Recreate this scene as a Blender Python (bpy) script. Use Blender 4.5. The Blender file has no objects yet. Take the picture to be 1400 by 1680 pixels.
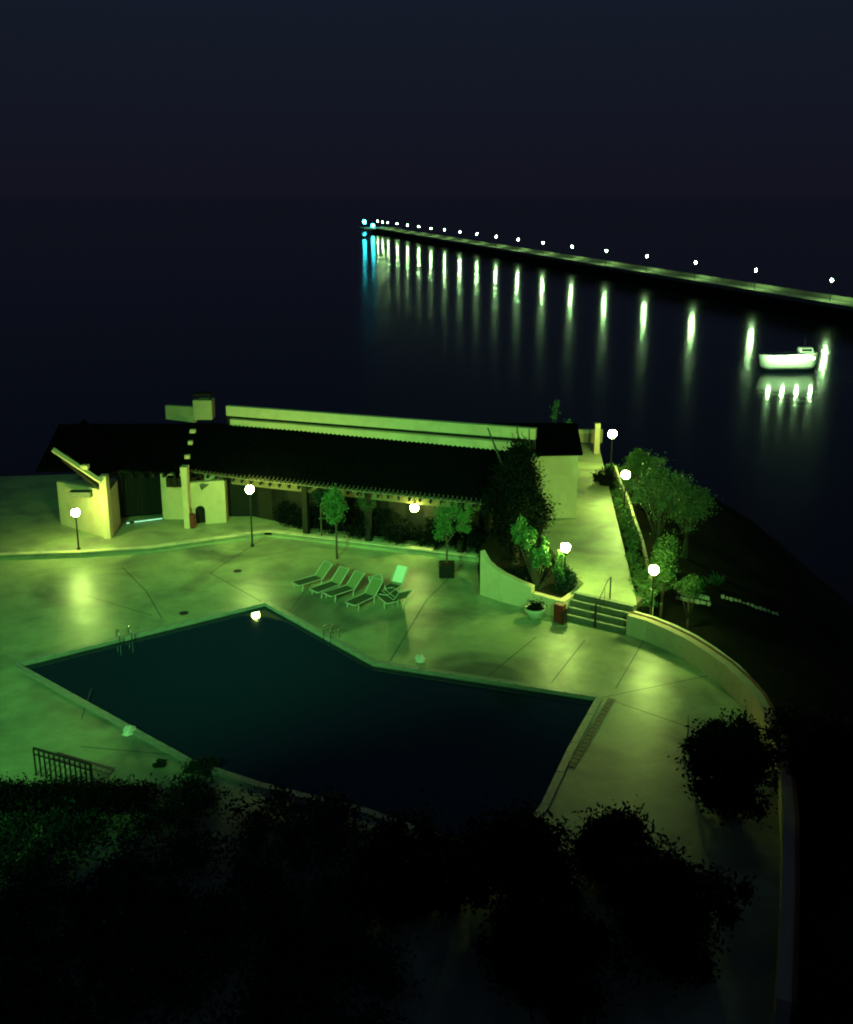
import bpy, math, random
import numpy as np
from mathutils import Vector
random.seed(7); RNG = np.random.default_rng(7)
SC = bpy.context.scene
COL = SC.collection
rad = math.radians

# ------------------------------------------------------------------ camera, sky, floodlights, exposure
CAM_H, FOC, PITCH = 17.0, 1620.0, rad(14.5)      # height above the pool deck; focal length in picture pixels
cam = bpy.data.cameras.new('camera'); camo = bpy.data.objects.new('camera', cam); COL.objects.link(camo)
camo.location = (0, 0, CAM_H); camo.rotation_euler = (math.pi/2 - PITCH, 0, 0)
cam.sensor_fit = 'VERTICAL'; cam.sensor_height = 36; cam.sensor_width = 30; cam.lens = 36*FOC/1680
cam.shift_y = -101/1680; cam.shift_x = -5/1680
cam.clip_start = 0.3; cam.clip_end = 30000
SC.camera = camo
SC.view_settings.view_transform = 'Standard'; SC.view_settings.look = 'None'
SC.view_settings.exposure = 0; SC.view_settings.gamma = 1; SC.view_settings.use_curve_mapping = False
SC.render.engine = 'CYCLES'
SC.cycles.filter_width = 2.0
SC.cycles.use_denoising = True
SC.cycles.max_bounces = 6; SC.cycles.diffuse_bounces = 3; SC.cycles.glossy_bounces = 3
SC.cycles.sample_clamp_indirect = 3; SC.cycles.caustics_reflective = False; SC.cycles.caustics_refractive = False

W = bpy.data.worlds.new('World'); SC.world = W; W.use_nodes = True
wn = W.node_tree; wn.nodes.clear()
sky = wn.nodes.new('ShaderNodeTexSky'); sky.sky_type = 'NISHITA'; sky.sun_disc = False
sky.sun_elevation = rad(-4); sky.sun_rotation = rad(150)
b1 = wn.nodes.new('ShaderNodeBackground'); b1.inputs[1].default_value = 0.0015
b2 = wn.nodes.new('ShaderNodeBackground'); b2.inputs[0].default_value = (0.0092, 0.0108, 0.0205, 1); b2.inputs[1].default_value = 1.0
ad = wn.nodes.new('ShaderNodeAddShader'); wo = wn.nodes.new('ShaderNodeOutputWorld')
wtc = wn.nodes.new('ShaderNodeTexCoord'); wsp = wn.nodes.new('ShaderNodeSeparateXYZ'); wr = wn.nodes.new('ShaderNodeValToRGB')
wn.links.new(wtc.outputs['Generated'], wsp.inputs[0]); wn.links.new(wsp.outputs['Z'], wr.inputs[0]); wn.links.new(wr.outputs[0], b2.inputs[0])
wr.color_ramp.elements[0].position = 0.0; wr.color_ramp.elements[0].color = (.0060,.0062,.0130,1)
wr.color_ramp.elements[1].position = .30; wr.color_ramp.elements[1].color = (.0082,.0135,.0262,1)
wn.links.new(sky.outputs[0], b1.inputs[0]); wn.links.new(b1.outputs[0], ad.inputs[0]); wn.links.new(b2.outputs[0], ad.inputs[1]); wn.links.new(ad.outputs[0], wo.inputs[0])

GREEN = (0.22, 1.0, 0.21)        # colour of the discharge lamps on the terrace
FLOODS = [((-15.0, 1.0, 19.5), (-13.5, 39.0, 1.0), 64000, 42), ((-13.0, 1.0, 19.5), (-2.0, 45.0, 2.5), 70000, 34), ((9.0, -1.0, 19.5), (6.4, 42.0, 2.2), 44000, 29)]
LAMP = 310.0                      # radiance of the terrace globes
PIER = 560.0

# ------------------------------------------------------------------ helpers
def ray(px, py):
    u = (px-705)/FOC; v = (739-py)/FOC
    return u, math.cos(PITCH)+v*math.sin(PITCH), -math.sin(PITCH)+v*math.cos(PITCH)
def G(px, py, z=0.0):             # where a point of the picture lies on the level z
    a, b, c = ray(px, py); k = (z-CAM_H)/c
    return (a*k, b*k, z)
def D(px, py, y):                 # where it lies at the distance y
    a, b, c = ray(px, py); k = y/b
    return (a*k, y, CAM_H+c*k)

def mat(name, col, rough=0.8, var=0.0, scale=3.0, bump=0.0, bscale=20.0, metal=0.0, spec=0.5, emit=None, es=0.0, rvar=0.0, dirt=None, dscale=0.5, dth=(0.45,0.7), alt=None):
    m = bpy.data.materials.new(name); m.use_nodes = True; n = m.node_tree; L = n.links.new
    p = n.nodes['Principled BSDF']
    p.inputs['Roughness'].default_value = rough; p.inputs['Metallic'].default_value = metal
    p.inputs['Specular IOR Level'].default_value = spec
    tc = n.nodes.new('ShaderNodeTexCoord'); P = tc.outputs['Object']
    c = None
    if var or alt:
        t = n.nodes.new('ShaderNodeTexNoise'); t.inputs['Scale'].default_value = scale; t.inputs['Detail'].default_value = 8; t.inputs['Roughness'].default_value = .65
        L(P, t.inputs['Vector'])
        r = n.nodes.new('ShaderNodeValToRGB'); L(t.outputs['Fac'], r.inputs[0])
        r.color_ramp.elements[0].position = .3; r.color_ramp.elements[1].position = .7
        a = alt or tuple(x*(1-var) for x in col); b = col if alt else tuple(min(1, x*(1+var)) for x in col)
        r.color_ramp.elements[0].color = (*a, 1); r.color_ramp.elements[1].color = (*b, 1)
        c = r.outputs[0]
    if dirt:
        t = n.nodes.new('ShaderNodeTexNoise'); t.inputs['Scale'].default_value = dscale; t.inputs['Detail'].default_value = 6; t.inputs['Distortion'].default_value = .8
        L(P, t.inputs['Vector'])
        mr = n.nodes.new('ShaderNodeMapRange'); mr.inputs[1].default_value, mr.inputs[2].default_value = dth; L(t.outputs['Fac'], mr.inputs[0])
        mx = n.nodes.new('ShaderNodeMixRGB'); L(mr.outputs[0], mx.inputs[0]); mx.inputs[2].default_value = (*dirt, 1)
        if c: L(c, mx.inputs[1])
        else: mx.inputs[1].default_value = (*col, 1)
        c = mx.outputs[0]
    if c: L(c, p.inputs['Base Color'])
    else: p.inputs['Base Color'].default_value = (*col, 1)
    if rvar:
        t = n.nodes.new('ShaderNodeTexNoise'); t.inputs['Scale'].default_value = .7; t.inputs['Detail'].default_value = 7; L(P, t.inputs['Vector'])
        mr = n.nodes.new('ShaderNodeMapRange'); mr.inputs[1].default_value = .3; mr.inputs[2].default_value = .7
        mr.inputs[3].default_value = rough-rvar; mr.inputs[4].default_value = rough+rvar; L(t.outputs['Fac'], mr.inputs[0]); L(mr.outputs[0], p.inputs['Roughness'])
    if bump:
        t = n.nodes.new('ShaderNodeTexNoise'); t.inputs['Scale'].default_value = bscale; t.inputs['Detail'].default_value = 5; L(P, t.inputs['Vector'])
        bn = n.nodes.new('ShaderNodeBump'); bn.inputs['Strength'].default_value = bump; bn.inputs['Distance'].default_value = .02
        L(t.outputs['Fac'], bn.inputs['Height']); L(bn.outputs[0], p.inputs['Normal'])
    if emit:
        p.inputs['Emission Color'].default_value = (*emit, 1); p.inputs['Emission Strength'].default_value = es
    return m

def water(name, base, rough, scale, strength, dist, stretch=(1,1,1)):
    m = bpy.data.materials.new(name); m.use_nodes = True; n = m.node_tree; L = n.links.new
    p = n.nodes['Principled BSDF']; p.inputs['Base Color'].default_value = (*base, 1); p.inputs['Roughness'].default_value = rough
    p.inputs['IOR'].default_value = 1.33
    tc = n.nodes.new('ShaderNodeTexCoord'); mp = n.nodes.new('ShaderNodeMapping'); mp.inputs['Scale'].default_value = stretch
    L(tc.outputs['Object'], mp.inputs[0])
    t = n.nodes.new('ShaderNodeTexNoise'); t.inputs['Scale'].default_value = scale; t.inputs['Detail'].default_value = 4; L(mp.outputs[0], t.inputs['Vector'])
    bn = n.nodes.new('ShaderNodeBump'); bn.inputs['Strength'].default_value = strength; bn.inputs['Distance'].default_value = dist
    L(t.outputs['Fac'], bn.inputs['Height']); L(bn.outputs[0], p.inputs['Normal'])
    return m

class MB:
    def __init__(s): s.v = []; s.f = []
    def add(s, vs, fs):
        o = len(s.v); s.v += [tuple(x) for x in vs]; s.f += [tuple(i+o for i in f) for f in fs]; return s
    def box(s, c, d, rz=0.0, taper=1.0):
        cx, cy, cz = c; x, y, z = d[0]/2, d[1]/2, d[2]/2; co, si = math.cos(rz), math.sin(rz); vs = []
        for k, sz in ((1, -z), (taper, z)):
            for a, b in ((-x,-y),(x,-y),(x,y),(-x,y)):
                a *= k; b *= k; vs.append((cx+a*co-b*si, cy+a*si+b*co, cz+sz))
        return s.add(vs, [(3,2,1,0),(4,5,6,7),(0,1,5,4),(1,2,6,5),(2,3,7,6),(3,0,4,7)])
    def tube(s, pts, r, n=8, cap=True):
        pts = [Vector(p) for p in pts]; m = len(pts); rs = r if isinstance(r, (list, tuple)) else [r]*m
        vs = []; fs = []
        for i, p in enumerate(pts):
            d = (pts[min(i+1, m-1)]-pts[max(i-1, 0)]).normalized()
            a = d.cross(Vector((0,0,1)) if abs(d.z) < .95 else Vector((1,0,0))).normalized(); b = d.cross(a)
            for k in range(n):
                t = 2*math.pi*k/n; vs.append(p+(a*math.cos(t)+b*math.sin(t))*rs[i])
        for i in range(m-1):
            for k in range(n):
                fs.append((i*n+k, i*n+(k+1)%n, (i+1)*n+(k+1)%n, (i+1)*n+k))
        if cap: fs += [tuple(range(n)), tuple((m-1)*n+k for k in reversed(range(n)))]
        return s.add(vs, fs)
    def lathe(s, prof, c=(0,0,0), n=16):
        vs = []; fs = []
        for r, z in prof:
            for k in range(n):
                t = 2*math.pi*k/n; vs.append((c[0]+r*math.cos(t), c[1]+r*math.sin(t), c[2]+z))
        for i in range(len(prof)-1):
            for k in range(n): fs.append((i*n+k, i*n+(k+1)%n, (i+1)*n+(k+1)%n, (i+1)*n+k))
        fs += [tuple(reversed(range(n))), tuple((len(prof)-1)*n+k for k in range(n))]
        return s.add(vs, fs)
    def sphere(s, c, r, n=12, sz=1.0):
        k = 7; return s.lathe([(max(.02*r, r*math.sin(math.pi*i/k)), -r*sz*math.cos(math.pi*i/k)) for i in range(k+1)], c, n)
    def prism(s, poly, z0, z1):
        n = len(poly); vs = [(x, y, z0) for x, y in poly]+[(x, y, z1) for x, y in poly]
        return s.add(vs, [tuple(reversed(range(n))), tuple(range(n, 2*n))]+[(i, (i+1)%n, (i+1)%n+n, i+n) for i in range(n)])
    def wall(s, pts, th, z0, tops):     # wall along a line of (x, y), its thickness to the left of the line, a height per point
        n = len(pts); P = [Vector(p[:2]) for p in pts]; vs = []; fs = []
        for i, p in enumerate(P):
            d = (P[min(i+1, n-1)]-P[max(i-1, 0)]).normalized(); q = p+Vector((-d.y, d.x))*th
            z = tops[i] if isinstance(tops, (list, tuple)) else tops; b = z0[i] if isinstance(z0, (list, tuple)) else z0
            vs += [(p.x,p.y,b),(p.x,p.y,z),(q.x,q.y,z),(q.x,q.y,b)]
        for i in range(n-1):
            for k in range(4): fs.append((i*4+k, (i+1)*4+k, (i+1)*4+(k+1)%4, i*4+(k+1)%4))
        fs += [(0,1,2,3), (4*n-1,4*n-2,4*n-3,4*n-4)]
        return s.add(vs, fs)
    def build(s, name, m, parent=None, smooth=False, bevel=0.0, loc=None):
        me = bpy.data.meshes.new(name); me.from_pydata(s.v, [], s.f)
        if smooth: me.polygons.foreach_set('use_smooth', [True]*len(me.polygons))
        me.materials.append(m); me.update()
        o = bpy.data.objects.new(name, me); COL.objects.link(o)
        if parent: o.parent = parent
        if loc: o.location = loc
        if bevel:
            b = o.modifiers.new('bevel', 'BEVEL'); b.width = bevel; b.segments = 2; b.limit_method = 'ANGLE'
        import bmesh
        bm = bmesh.new(); bm.from_mesh(me); bmesh.ops.recalc_face_normals(bm, faces=bm.faces); bm.to_mesh(me); bm.free()
        return o
def tag(o, label=None, cat=None, group=None, kind=None):
    if label: o['label'] = label
    if cat: o['category'] = cat
    if group: o['group'] = group
    if kind: o['kind'] = kind
    return o
def thing(name, label, cat, loc=(0,0,0), rz=0.0, group=None):
    o = bpy.data.objects.new(name, None); COL.objects.link(o); o.location = loc; o.rotation_euler = (0,0,rz); o.empty_display_size = .2
    return tag(o, label, cat, group)
def copy_tree(o, parent=None):
    c = o.copy(); COL.objects.link(c)
    if parent: c.parent = parent
    for ch in [x for x in COL.objects if x.parent == o]: copy_tree(ch, c)
    return c
def structure(o): o['kind'] = 'structure'; return o

def leaves(name, m, clumps, per, size, parent=None, smear=(1,1,1), drop=0.0):
    """leaf-sized faces spread through clumps (x, y, z, radius)"""
    C = np.repeat(np.array([c[:3] for c in clumps], float), per, axis=0)
    R = np.repeat(np.array([c[3] for c in clumps], float), per)
    N = len(C)
    d = RNG.normal(size=(N,3)); d /= np.linalg.norm(d, axis=1)[:,None]
    c = C+RNG.normal(size=(N,3))*(R*.55)[:,None]*np.array(smear)
    a = RNG.normal(size=(N,3)); a[:,2] -= drop; a /= np.linalg.norm(a, axis=1)[:,None]
    b = np.cross(a, RNG.normal(size=(N,3))); b /= np.linalg.norm(b, axis=1)[:,None]+1e-9
    L = (size*(.6+.8*RNG.random(N)))[:,None]; w = L*.42
    v = np.stack([c-a*L, c+b*w, c+a*L, c-b*w], 1).reshape(-1,3)
    me = bpy.data.meshes.new(name); me.vertices.add(4*N); me.vertices.foreach_set('co', v.ravel())
    me.loops.add(4*N); me.loops.foreach_set('vertex_index', np.arange(4*N))
    me.polygons.add(N); me.polygons.foreach_set('loop_start', np.arange(0,4*N,4))
    me.materials.append(m); me.update(calc_edges=True); me.validate()
    o = bpy.data.objects.new(name, me); COL.objects.link(o)
    if parent: o.parent = parent
    return o
def crown_clumps(c, rx, rz, n, r0, r1, ry=None, hollow=.35):
    out = []; ph = [random.uniform(0,6.28) for _ in range(4)]
    for _ in range(n):
        while True:
            x, y, z = (random.uniform(-1,1) for _ in range(3)); q = x*x+y*y+z*z
            if hollow < q < 1: break
        a = math.atan2(y, x); k = .74+.24*math.sin(2*a+3*z+ph[0])+.20*math.sin(5*a-4*z+ph[1])+.10*math.sin(9*z+ph[2]); x *= k; y *= k; z *= .82+.22*math.sin(3*a+ph[3])
        out.append((c[0]+x*rx, c[1]+y*(ry or rx), c[2]+z*rz, random.uniform(r0, r1)))
    return out
def tree(name, label, base, h0, crown, rx, rz, n, r0, r1, per, size, fol, bark, tr=.09, cat='tree', ry=None, lean=0.0):
    """base point, height where limbs start, crown centre height above base"""
    t = thing(name, label, cat, base)
    mb = MB(); cx = lean; top = crown+rz*.2
    mb.tube([(0,0,-.3),(cx*.2,.03,h0*.5),(cx*.6,-.02,h0),(cx,0,top)], [tr*1.35,tr,tr*.8,tr*.25], 8)
    cl = crown_clumps((cx,0,crown), rx, rz, n, r0, r1, ry)
    for q in cl[:min(12, n)]:
        mb.tube([(cx*.6,-.02,h0*random.uniform(.85,1.1)), ((cx+q[0])/2,(q[1])/2,(h0+q[2])/2+.1), q[:3]], [tr*.5,tr*.3,tr*.1], 5)
    mb.build('trunk', bark, t, smooth=True)
    leaves('crown', fol, cl, per, size, t)
    return t

# ------------------------------------------------------------------ materials
M = dict(
 deck = mat('wet_concrete', (.33,.37,.22), .38, .24, 1.1, .25, 55, rvar=.07, dirt=(.08,.10,.085), dscale=.25, dth=(.44,.68)),
 path = mat('path_concrete', (.33,.37,.22), .5, .18, 1.6, .25, 50, dirt=(.2,.2,.17), dscale=.5),
 kerb = mat('pale_coping', (.7,.6,.42), .6, .12, 4, .2, 60, dirt=(.35,.34,.28), dscale=1.2),
 tile = mat('wet_coping_stone', (.27,.29,.25), .4, .25, 3, .2, 40),
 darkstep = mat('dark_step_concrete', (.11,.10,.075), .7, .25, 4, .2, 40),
 joint = mat('joint_sealant', (.05,.05,.05), .8),
 white = mat('whitewash', (.64,.50,.34), .85, .07, 2.0, .5, 16, dirt=(.45,.35,.22), dscale=.8, dth=(.5,.85)),
 plaster = mat('rough_plaster', (.48,.38,.26), .9, .1, 3.0, .6, 12, dirt=(.33,.32,.25), dscale=1.0, dth=(.5,.8)),
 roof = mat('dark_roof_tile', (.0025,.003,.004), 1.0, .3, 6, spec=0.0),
 tileend = mat('roof_tile_end', (.06,.045,.03), .9, .3, 9),
 wood = mat('dark_timber', (.018,.015,.012), .85, .3, 8, spec=.2),
 board = mat('grey_green_board', (.10,.10,.08), .8, .3, 8),
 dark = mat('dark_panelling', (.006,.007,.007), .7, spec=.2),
 metal = mat('dark_metal', (.02,.02,.02), .5, metal=.3),
 steel = mat('stainless_rail', (.5,.5,.5), .25, metal=1.0),
 brick = mat('terracotta_coping', (.16,.06,.035), .8, .25, 7, .3, 40),
 red = mat('red_paint', (.15,.011,.006), .6, .2, 6),
 soil = mat('soil', (.02,.017,.012), 1.0, .4, 9, .5, 20, spec=.1),
 hill = mat('dark_scrub_ground', (.010,.012,.008), 1.0, .5, .6, spec=.05),
 grass = mat('ground_cover_leaf', (.025,.06,.025), .7, .4, 3, spec=.2),
 leaf = mat('tree_leaf', (.045,.11,.035), .6, .45, 2.5, spec=.3),
 leafy = mat('bright_leaf', (.07,.17,.05), .55, .4, 3, spec=.3),
 olive = mat('olive_leaf', (.13,.2,.09), .55, .4, 2.5, spec=.3),
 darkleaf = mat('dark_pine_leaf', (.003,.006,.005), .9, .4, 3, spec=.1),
 hedge = mat('hedge_leaf', (.012,.03,.022), .8, .4, 4, spec=.15),
 bark = mat('bark', (.07,.055,.04), .9, .3, 12, .6, 30),
 palebark = mat('pale_bark', (.2,.19,.13), .9, .3, 12, .5, 30),
 fabric = mat('sling_fabric', (.06,.085,.05), .9, .1, 30, spec=.1),
 backfab = mat('backrest_mesh', (.2,.22,.12), .9, .1, 30, spec=.1),
 cushion = mat('white_towel_cloth', (.8,.8,.74), .9, .05, 8),
 frame = mat('lounger_frame_paint', (.5,.5,.42), .45),
 ceramic = mat('glazed_pot', (.45,.47,.38), .4, .15, 5),
 stone = mat('rubble_stone', (.62,.6,.48), .9, .25, 5, .6, 14),
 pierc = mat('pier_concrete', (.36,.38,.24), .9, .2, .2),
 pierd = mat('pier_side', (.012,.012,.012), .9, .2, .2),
 globe = mat('lamp_globe', (.9,.95,.8), .4, emit=(.68,1.0,.19), es=LAMP), dimglobe = mat('portico_lamp_globe', (.9,.95,.8), .4, emit=(.74,1.0,.2), es=LAMP*.45),
 pglobe = mat('pier_lamp_globe', (.9,.95,1), .4, emit=(.50,1.0,.38), es=PIER),
 cyan = mat('cyan_beacon', (.5,1,1), .4, emit=(.04,.85,1.0), es=60),
 tube = mat('gate_gap_glow', (.9,1,.95), .4, emit=(.45,1,.75), es=.6),  # glow imitating the lit floor line under the gate, no lamp
 flood = mat('floodlight_glass', (.9,.95,.8), .3, emit=GREEN, es=20),
 hull = mat('white_boat_hull', (.8,.82,.8), .3),
 deckwood = mat('boat_deck', (.25,.22,.15), .7, .2, 3),
 sea = water('sea_water', (.004,.006,.013), .12, .9, .22, .22, (1,.6,1)),
 pool = water('pool_water', (.006,.022,.05), .03, 1.6, .05, .03),
)

# ------------------------------------------------------------------ sea and hillside
structure(MB().add([(-12000,-3000,-17),(12000,-3000,-17),(12000,16000,-17),(-12000,16000,-17)], [(0,1,2,3)]).build('sea', M['sea']))

core = [(-30,8),(-30,53),(-13,57),(4,53),(8,65),(13.5,64),(12.5,52),(11.5,40),(11.6,34),(11.8,29),(11,25),(10,18),(10,8)]
def outside(x, y):
    P = np.stack([x,y],-1); best = np.full(x.shape, 1e9); ins = np.zeros(x.shape, bool); n = len(core)
    for i in range(n):
        a = np.array(core[i], float); b = np.array(core[(i+1)%n], float); ab = b-a
        t = np.clip(((P-a)@ab)/(ab@ab), 0, 1); q = a+t[...,None]*ab
        best = np.minimum(best, np.linalg.norm(P-q, axis=-1))
        c = ((a[1] > y) != (b[1] > y)) & (x < (b[0]-a[0])*(y-a[1])/(b[1]-a[1]+1e-12)+a[0]); ins ^= c
    return np.where(ins, 0, best)
def ground_z(x, y):
    d = outside(np.array(x, float), np.array(y, float)); t = np.clip(d/30, 0, 1); s = t*t*(3-2*t)
    return -.75-17.5*s - .5*np.minimum(d, 3)/3
xs = np.linspace(-95, 75, 120); ys = np.linspace(-40, 100, 110); X, Y = np.meshgrid(xs, ys)
Z = ground_z(X, Y)+.25*np.sin(X*.9+1.3*np.sin(Y*.5))*np.cos(Y*.7)*np.clip(outside(X, Y)/4, 0, 1)
nx = len(xs); fs = [(j*nx+i, j*nx+i+1, (j+1)*nx+i+1, (j+1)*nx+i) for j in range(len(ys)-1) for i in range(nx-1)]
structure(MB().add(np.stack([X,Y,Z],-1).reshape(-1,3).tolist(), fs).build('hillside', M['hill'], smooth=True))
def hit(px, py):
    z = -1.0
    for _ in range(40): q = G(px, py, z); z = .6*z+.4*gz(q[0], q[1])
    return G(px, py, z)
def gz(x, y): return float(ground_z(x, y))

# ------------------------------------------------------------------ pool and deck
pool = [(-15.4,33.75),(-7.08,39.46),(-2.13,33.86),(5.85,31.22),(4.32,27.72),(3.25,24.99),(2.0,22.6),(-1.83,24.75),(-5.0,26.0),(-7.3,27.2),(-8.7,28.32)]
parapet = [(7.83,36.3),(8.5,35.75),(9.07,35.04),(9.6,34.2),(10.02,33.27),(10.45,32.1),(10.73,30.79),(10.83,29.9),(10.78,28.99),(10.63,27.54),(10.2,25.5),(9.5,23.2),(8.5,20.4),(7.2,17)]
deck_out = [(-30,12),(7.0,12)]+[(x+.15,y) for x,y in reversed(parapet[:])]+[(5.6,37.75),(2.2,40.5),(2.3,44.6),(-8.3,48.3),(-13.6,45.9),(-16.85,45.25),(-30,44.0)]
# deck: a sheet with the pool cut out, triangulated along a bridge
def sheet_with_hole(outer, hole, z):
    import mathutils.geometry as mg
    tris = mg.tessellate_polygon([[Vector((*p,0)) for p in outer], [Vector((*p,0)) for p in hole]])
    return [(x,y,z) for x,y in outer+hole], [tuple(t) for t in tris]
v, f = sheet_with_hole(deck_out, pool, 0.0)
dk = MB().add(v, f); deck = structure(dk.build('pool_deck', M['deck']))
def strip(a, b, w, z, m, name, parent):
    a, b = Vector(a[:2]), Vector(b[:2]); n = (b-a).normalized(); q = Vector((-n.y, n.x))*w/2
    return MB().add([(*(a-q),z),(*(b-q),z),(*(b+q),z),(*(a+q),z)], [(0,1,2,3)]).build(name, m, parent)
for a, b in [(G(985,1145),G(1165,1108)),(G(240,970),G(266,1015)),(G(345,940),G(470,1010)),(G(700,985),G(640,1085)),(G(134,975),G(250,1010)),(G(880,1045),G(800,1110)),(G(1000,1148),G(1180,1210)),(G(150,1130),G(134,1180)),(G(430,885),G(345,940)),(G(760,925),G(700,985)),(G(470,1010),G(520,945)),(G(960,1050),G(905,1120)),(G(1060,1045),G(1010,1130)),(G(200,930),G(240,970)),(G(134,1225),G(300,1240))]:
    strip(a, b, .035, .004, M['joint'], 'joint', deck)
pb = MB(); n = len(pool)
pb.add([(x,y,0) for x,y in pool]+[(x,y,-1.9) for x,y in pool], [(i,(i+1)%n,(i+1)%n+n,i+n) for i in range(n)]+[tuple(range(n,2*n))])
basin = structure(pb.build('pool_basin', M['tile']))
wv, wf = [(x,y,-.12) for x,y in pool], None
import mathutils.geometry as mg
wf = [tuple(t) for t in mg.tessellate_polygon([[Vector((*p,0)) for p in pool]])]
structure(MB().add(wv, wf).build('pool_water', M['pool']))
# coping stones round the pool, each its own
cen = Vector((-4,30)); stone_mesh = {}
for i in range(n):
    a, b = Vector(pool[i]), Vector(pool[(i+1)%n]); Ld = (b-a).length; k = max(1, round(Ld/.62)); u = (b-a)/Ld; nn = Vector((u.y,-u.x))
    if (cen-a).dot(nn) > 0: nn = -nn
    for j in range(k):
        c = a+u*(Ld*(j+.5)/k)+nn*.09; L = Ld/k-.016
        key = round(L, 3)
        if key not in stone_mesh:
            o = MB().box((0,0,0), (L,.24,.07)).build('coping_stone', M['tile'], basin); stone_mesh[key] = o.data
        else:
            o = bpy.data.objects.new('coping_stone', stone_mesh[key]); COL.objects.link(o); o.parent = basin
        o.location = (c.x, c.y, .012+random.uniform(-.003,.004)); o.rotation_euler = (0,0,math.atan2(u.y,u.x)+random.uniform(-.004,.004))
# drainage channel beside the right pool edge
ch = thing('drain_channel', 'dark slotted drain channel running beside the short right edge of the pool', 'drain', G(1004,1146,0)); e0 = Vector(G(1004,1146)); e1 = Vector(G(935,1262))
d = e1-e0; L = d.length; rz = math.atan2(d.y, d.x); ch.rotation_euler = (0,0,rz)
MB().box((L/2,0,.012),(L,.02,.024)).build('rim', M['tile'], ch, loc=(0,-.12,0)); MB().box((L/2,0,.012),(L,.02,.024)).build('rim', M['tile'], ch, loc=(0,.12,0))
gr = None
for j in range(int(L/.25)):
    if gr is None: gr = MB().box((0,0,.008),(.2,.2,.014)).build('grate', M['metal'], ch); o = gr
    else: o = gr.copy(); COL.objects.link(o)
    o.location = (.13+j*.25, 0, 0)

# raised terrace of the portico with a pale coping
K = [(-30,43.6),(-22,44.5),(-16.85,45.0),(-13.6,45.66),(-8.45,48.0),(-8.1,48.0),(2.28,44.41)]
structure(MB().prism([K[0],*K[1:],(4.4,42.2),(8,50),(5,56),(-13,60),(-30,58)], -.5, .24).build('portico_terrace', M['path']))
MB_k = MB().wall(K, .32, .10, .285)
tag(MB_k.build('terrace_kerb', M['kerb']), 'long pale kerb line bending along the raised terrace in front of the dark portico', 'kerb')

# ------------------------------------------------------------------ garden wall, bed, steps, path, curved parapet
gw = [(2.2,40.46),(2.45,40.22),(2.75,39.95),(3.15,39.62),(3.7,39.2),(4.28,38.78)]
gt = [2.02,1.62,1.42,1.27,1.14,1.03]
gwall = thing('garden_wall', 'curved whitewashed garden wall stepping down from a peak beside the potted tree', 'wall')
MB().wall(gw, .3, -.1, gt).build('upper_wall', M['white'], gwall, bevel=.02)
MB().wall([(4.29,38.775),(4.9,38.3),(5.53,37.85)], .3, -.1, .76).build('lower_wall', M['white'], gwall, bevel=.02)
MB().wall([(5.53,37.85),(6.1,38.65),(6.6,39.5)], .28, -.1, [.765,.76,.74]).build('return_wall', M['white'], gwall, bevel=.02)
bed = [(2.5,40.55),(3.3,39.8),(4.4,38.95),(5.5,38.1),(6.35,39.5),(5.9,42.2),(5.4,46),(5.2,48.2),(3.2,48.2),(2.35,44.2)]
structure(MB().prism(bed, -.3, .62).build('planting_bed', M['soil']))
pathp = [(6.12,38.62),(8.4,37.2),(8.55,38.2),(10.78,59.3),(11.3,64),(9.5,64),(9.46,61.8),(7.5,48.5),(5.21,48.3),(5.41,46),(5.91,42.2),(6.62,39.5)]
structure(MB().prism(pathp, -.6, .9).build('sea_path', M['path']))
# landing in front of the bed between steps and parapet
u = Vector((2.25,-1.42)).normalized(); nn = Vector((-u.y, u.x)); s0 = Vector((5.6,37.78)); Ls = 2.62
st = thing('garden_steps', 'four dark concrete steps rising from the pool deck to the seaside path', 'steps', (s0.x,s0.y,0), math.atan2(u.y,u.x))
for k in range(4):
    z = .225*(k+1); y = .26*k
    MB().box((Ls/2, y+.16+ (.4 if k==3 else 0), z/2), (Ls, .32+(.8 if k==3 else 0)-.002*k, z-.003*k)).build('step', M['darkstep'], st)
    MB().box((Ls/2, y+.04, z+.012), (Ls, .1, .03)).build('nosing', M['tile'], st)
hr = thing('handrail', 'thin black handrail slanting up the middle of the garden steps', 'handrail', (*(s0+u*1.35-nn*.05), 0), math.atan2(u.y,u.x))
MB().tube([(0,0,0),(0,0,1.0)], .05).build('post', M['metal'], hr)
MB().tube([(.15,1.1,.9),(.15,1.1,1.85)], .032).build('post', M['metal'], hr)
MB().tube([(0,0,.98),(.07,.45,1.38),(.12,.85,1.78),(.15,1.1,1.85)], .018).build('rail', M['metal'], hr)
for k in (.3,.6): MB().tube([(.15*k,1.1*k,.25+.8*k),(.15*k,1.1*k,.98+.87*k)], .01, 5).build('baluster', M['metal'], hr)

pw = thing('curved_parapet', 'low pale parapet wall curving round the right end of the pool deck', 'wall')
ptop = [.86]*len(parapet)
MB().wall(parapet, .3, -1.2, ptop).build('wall_face', M['plaster'], pw)
outer = []
for i, p in enumerate(parapet):
    a = Vector(parapet[max(i-1,0)]); b = Vector(parapet[min(i+1,len(parapet)-1)]); d = (b-a).normalized(); outer.append(tuple(Vector(p)+Vector((-d.y,d.x))*.303))
MB().wall(outer, .1, .6, .90).build('brick_coping', M['brick'], pw)
outer2 = []
for i, p in enumerate(outer):
    a = Vector(outer[max(i-1,0)]); b = Vector(outer[min(i+1,len(outer)-1)]); d = (b-a).normalized(); outer2.append(tuple(Vector(p)+Vector((-d.y,d.x))*.103))
MB().wall(outer2[:9], .22, -1.2, [.84,.84,.84,.83,.8,.75,.66,.5,.3]).build('outer_ledge', M['stone'], pw)

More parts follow.
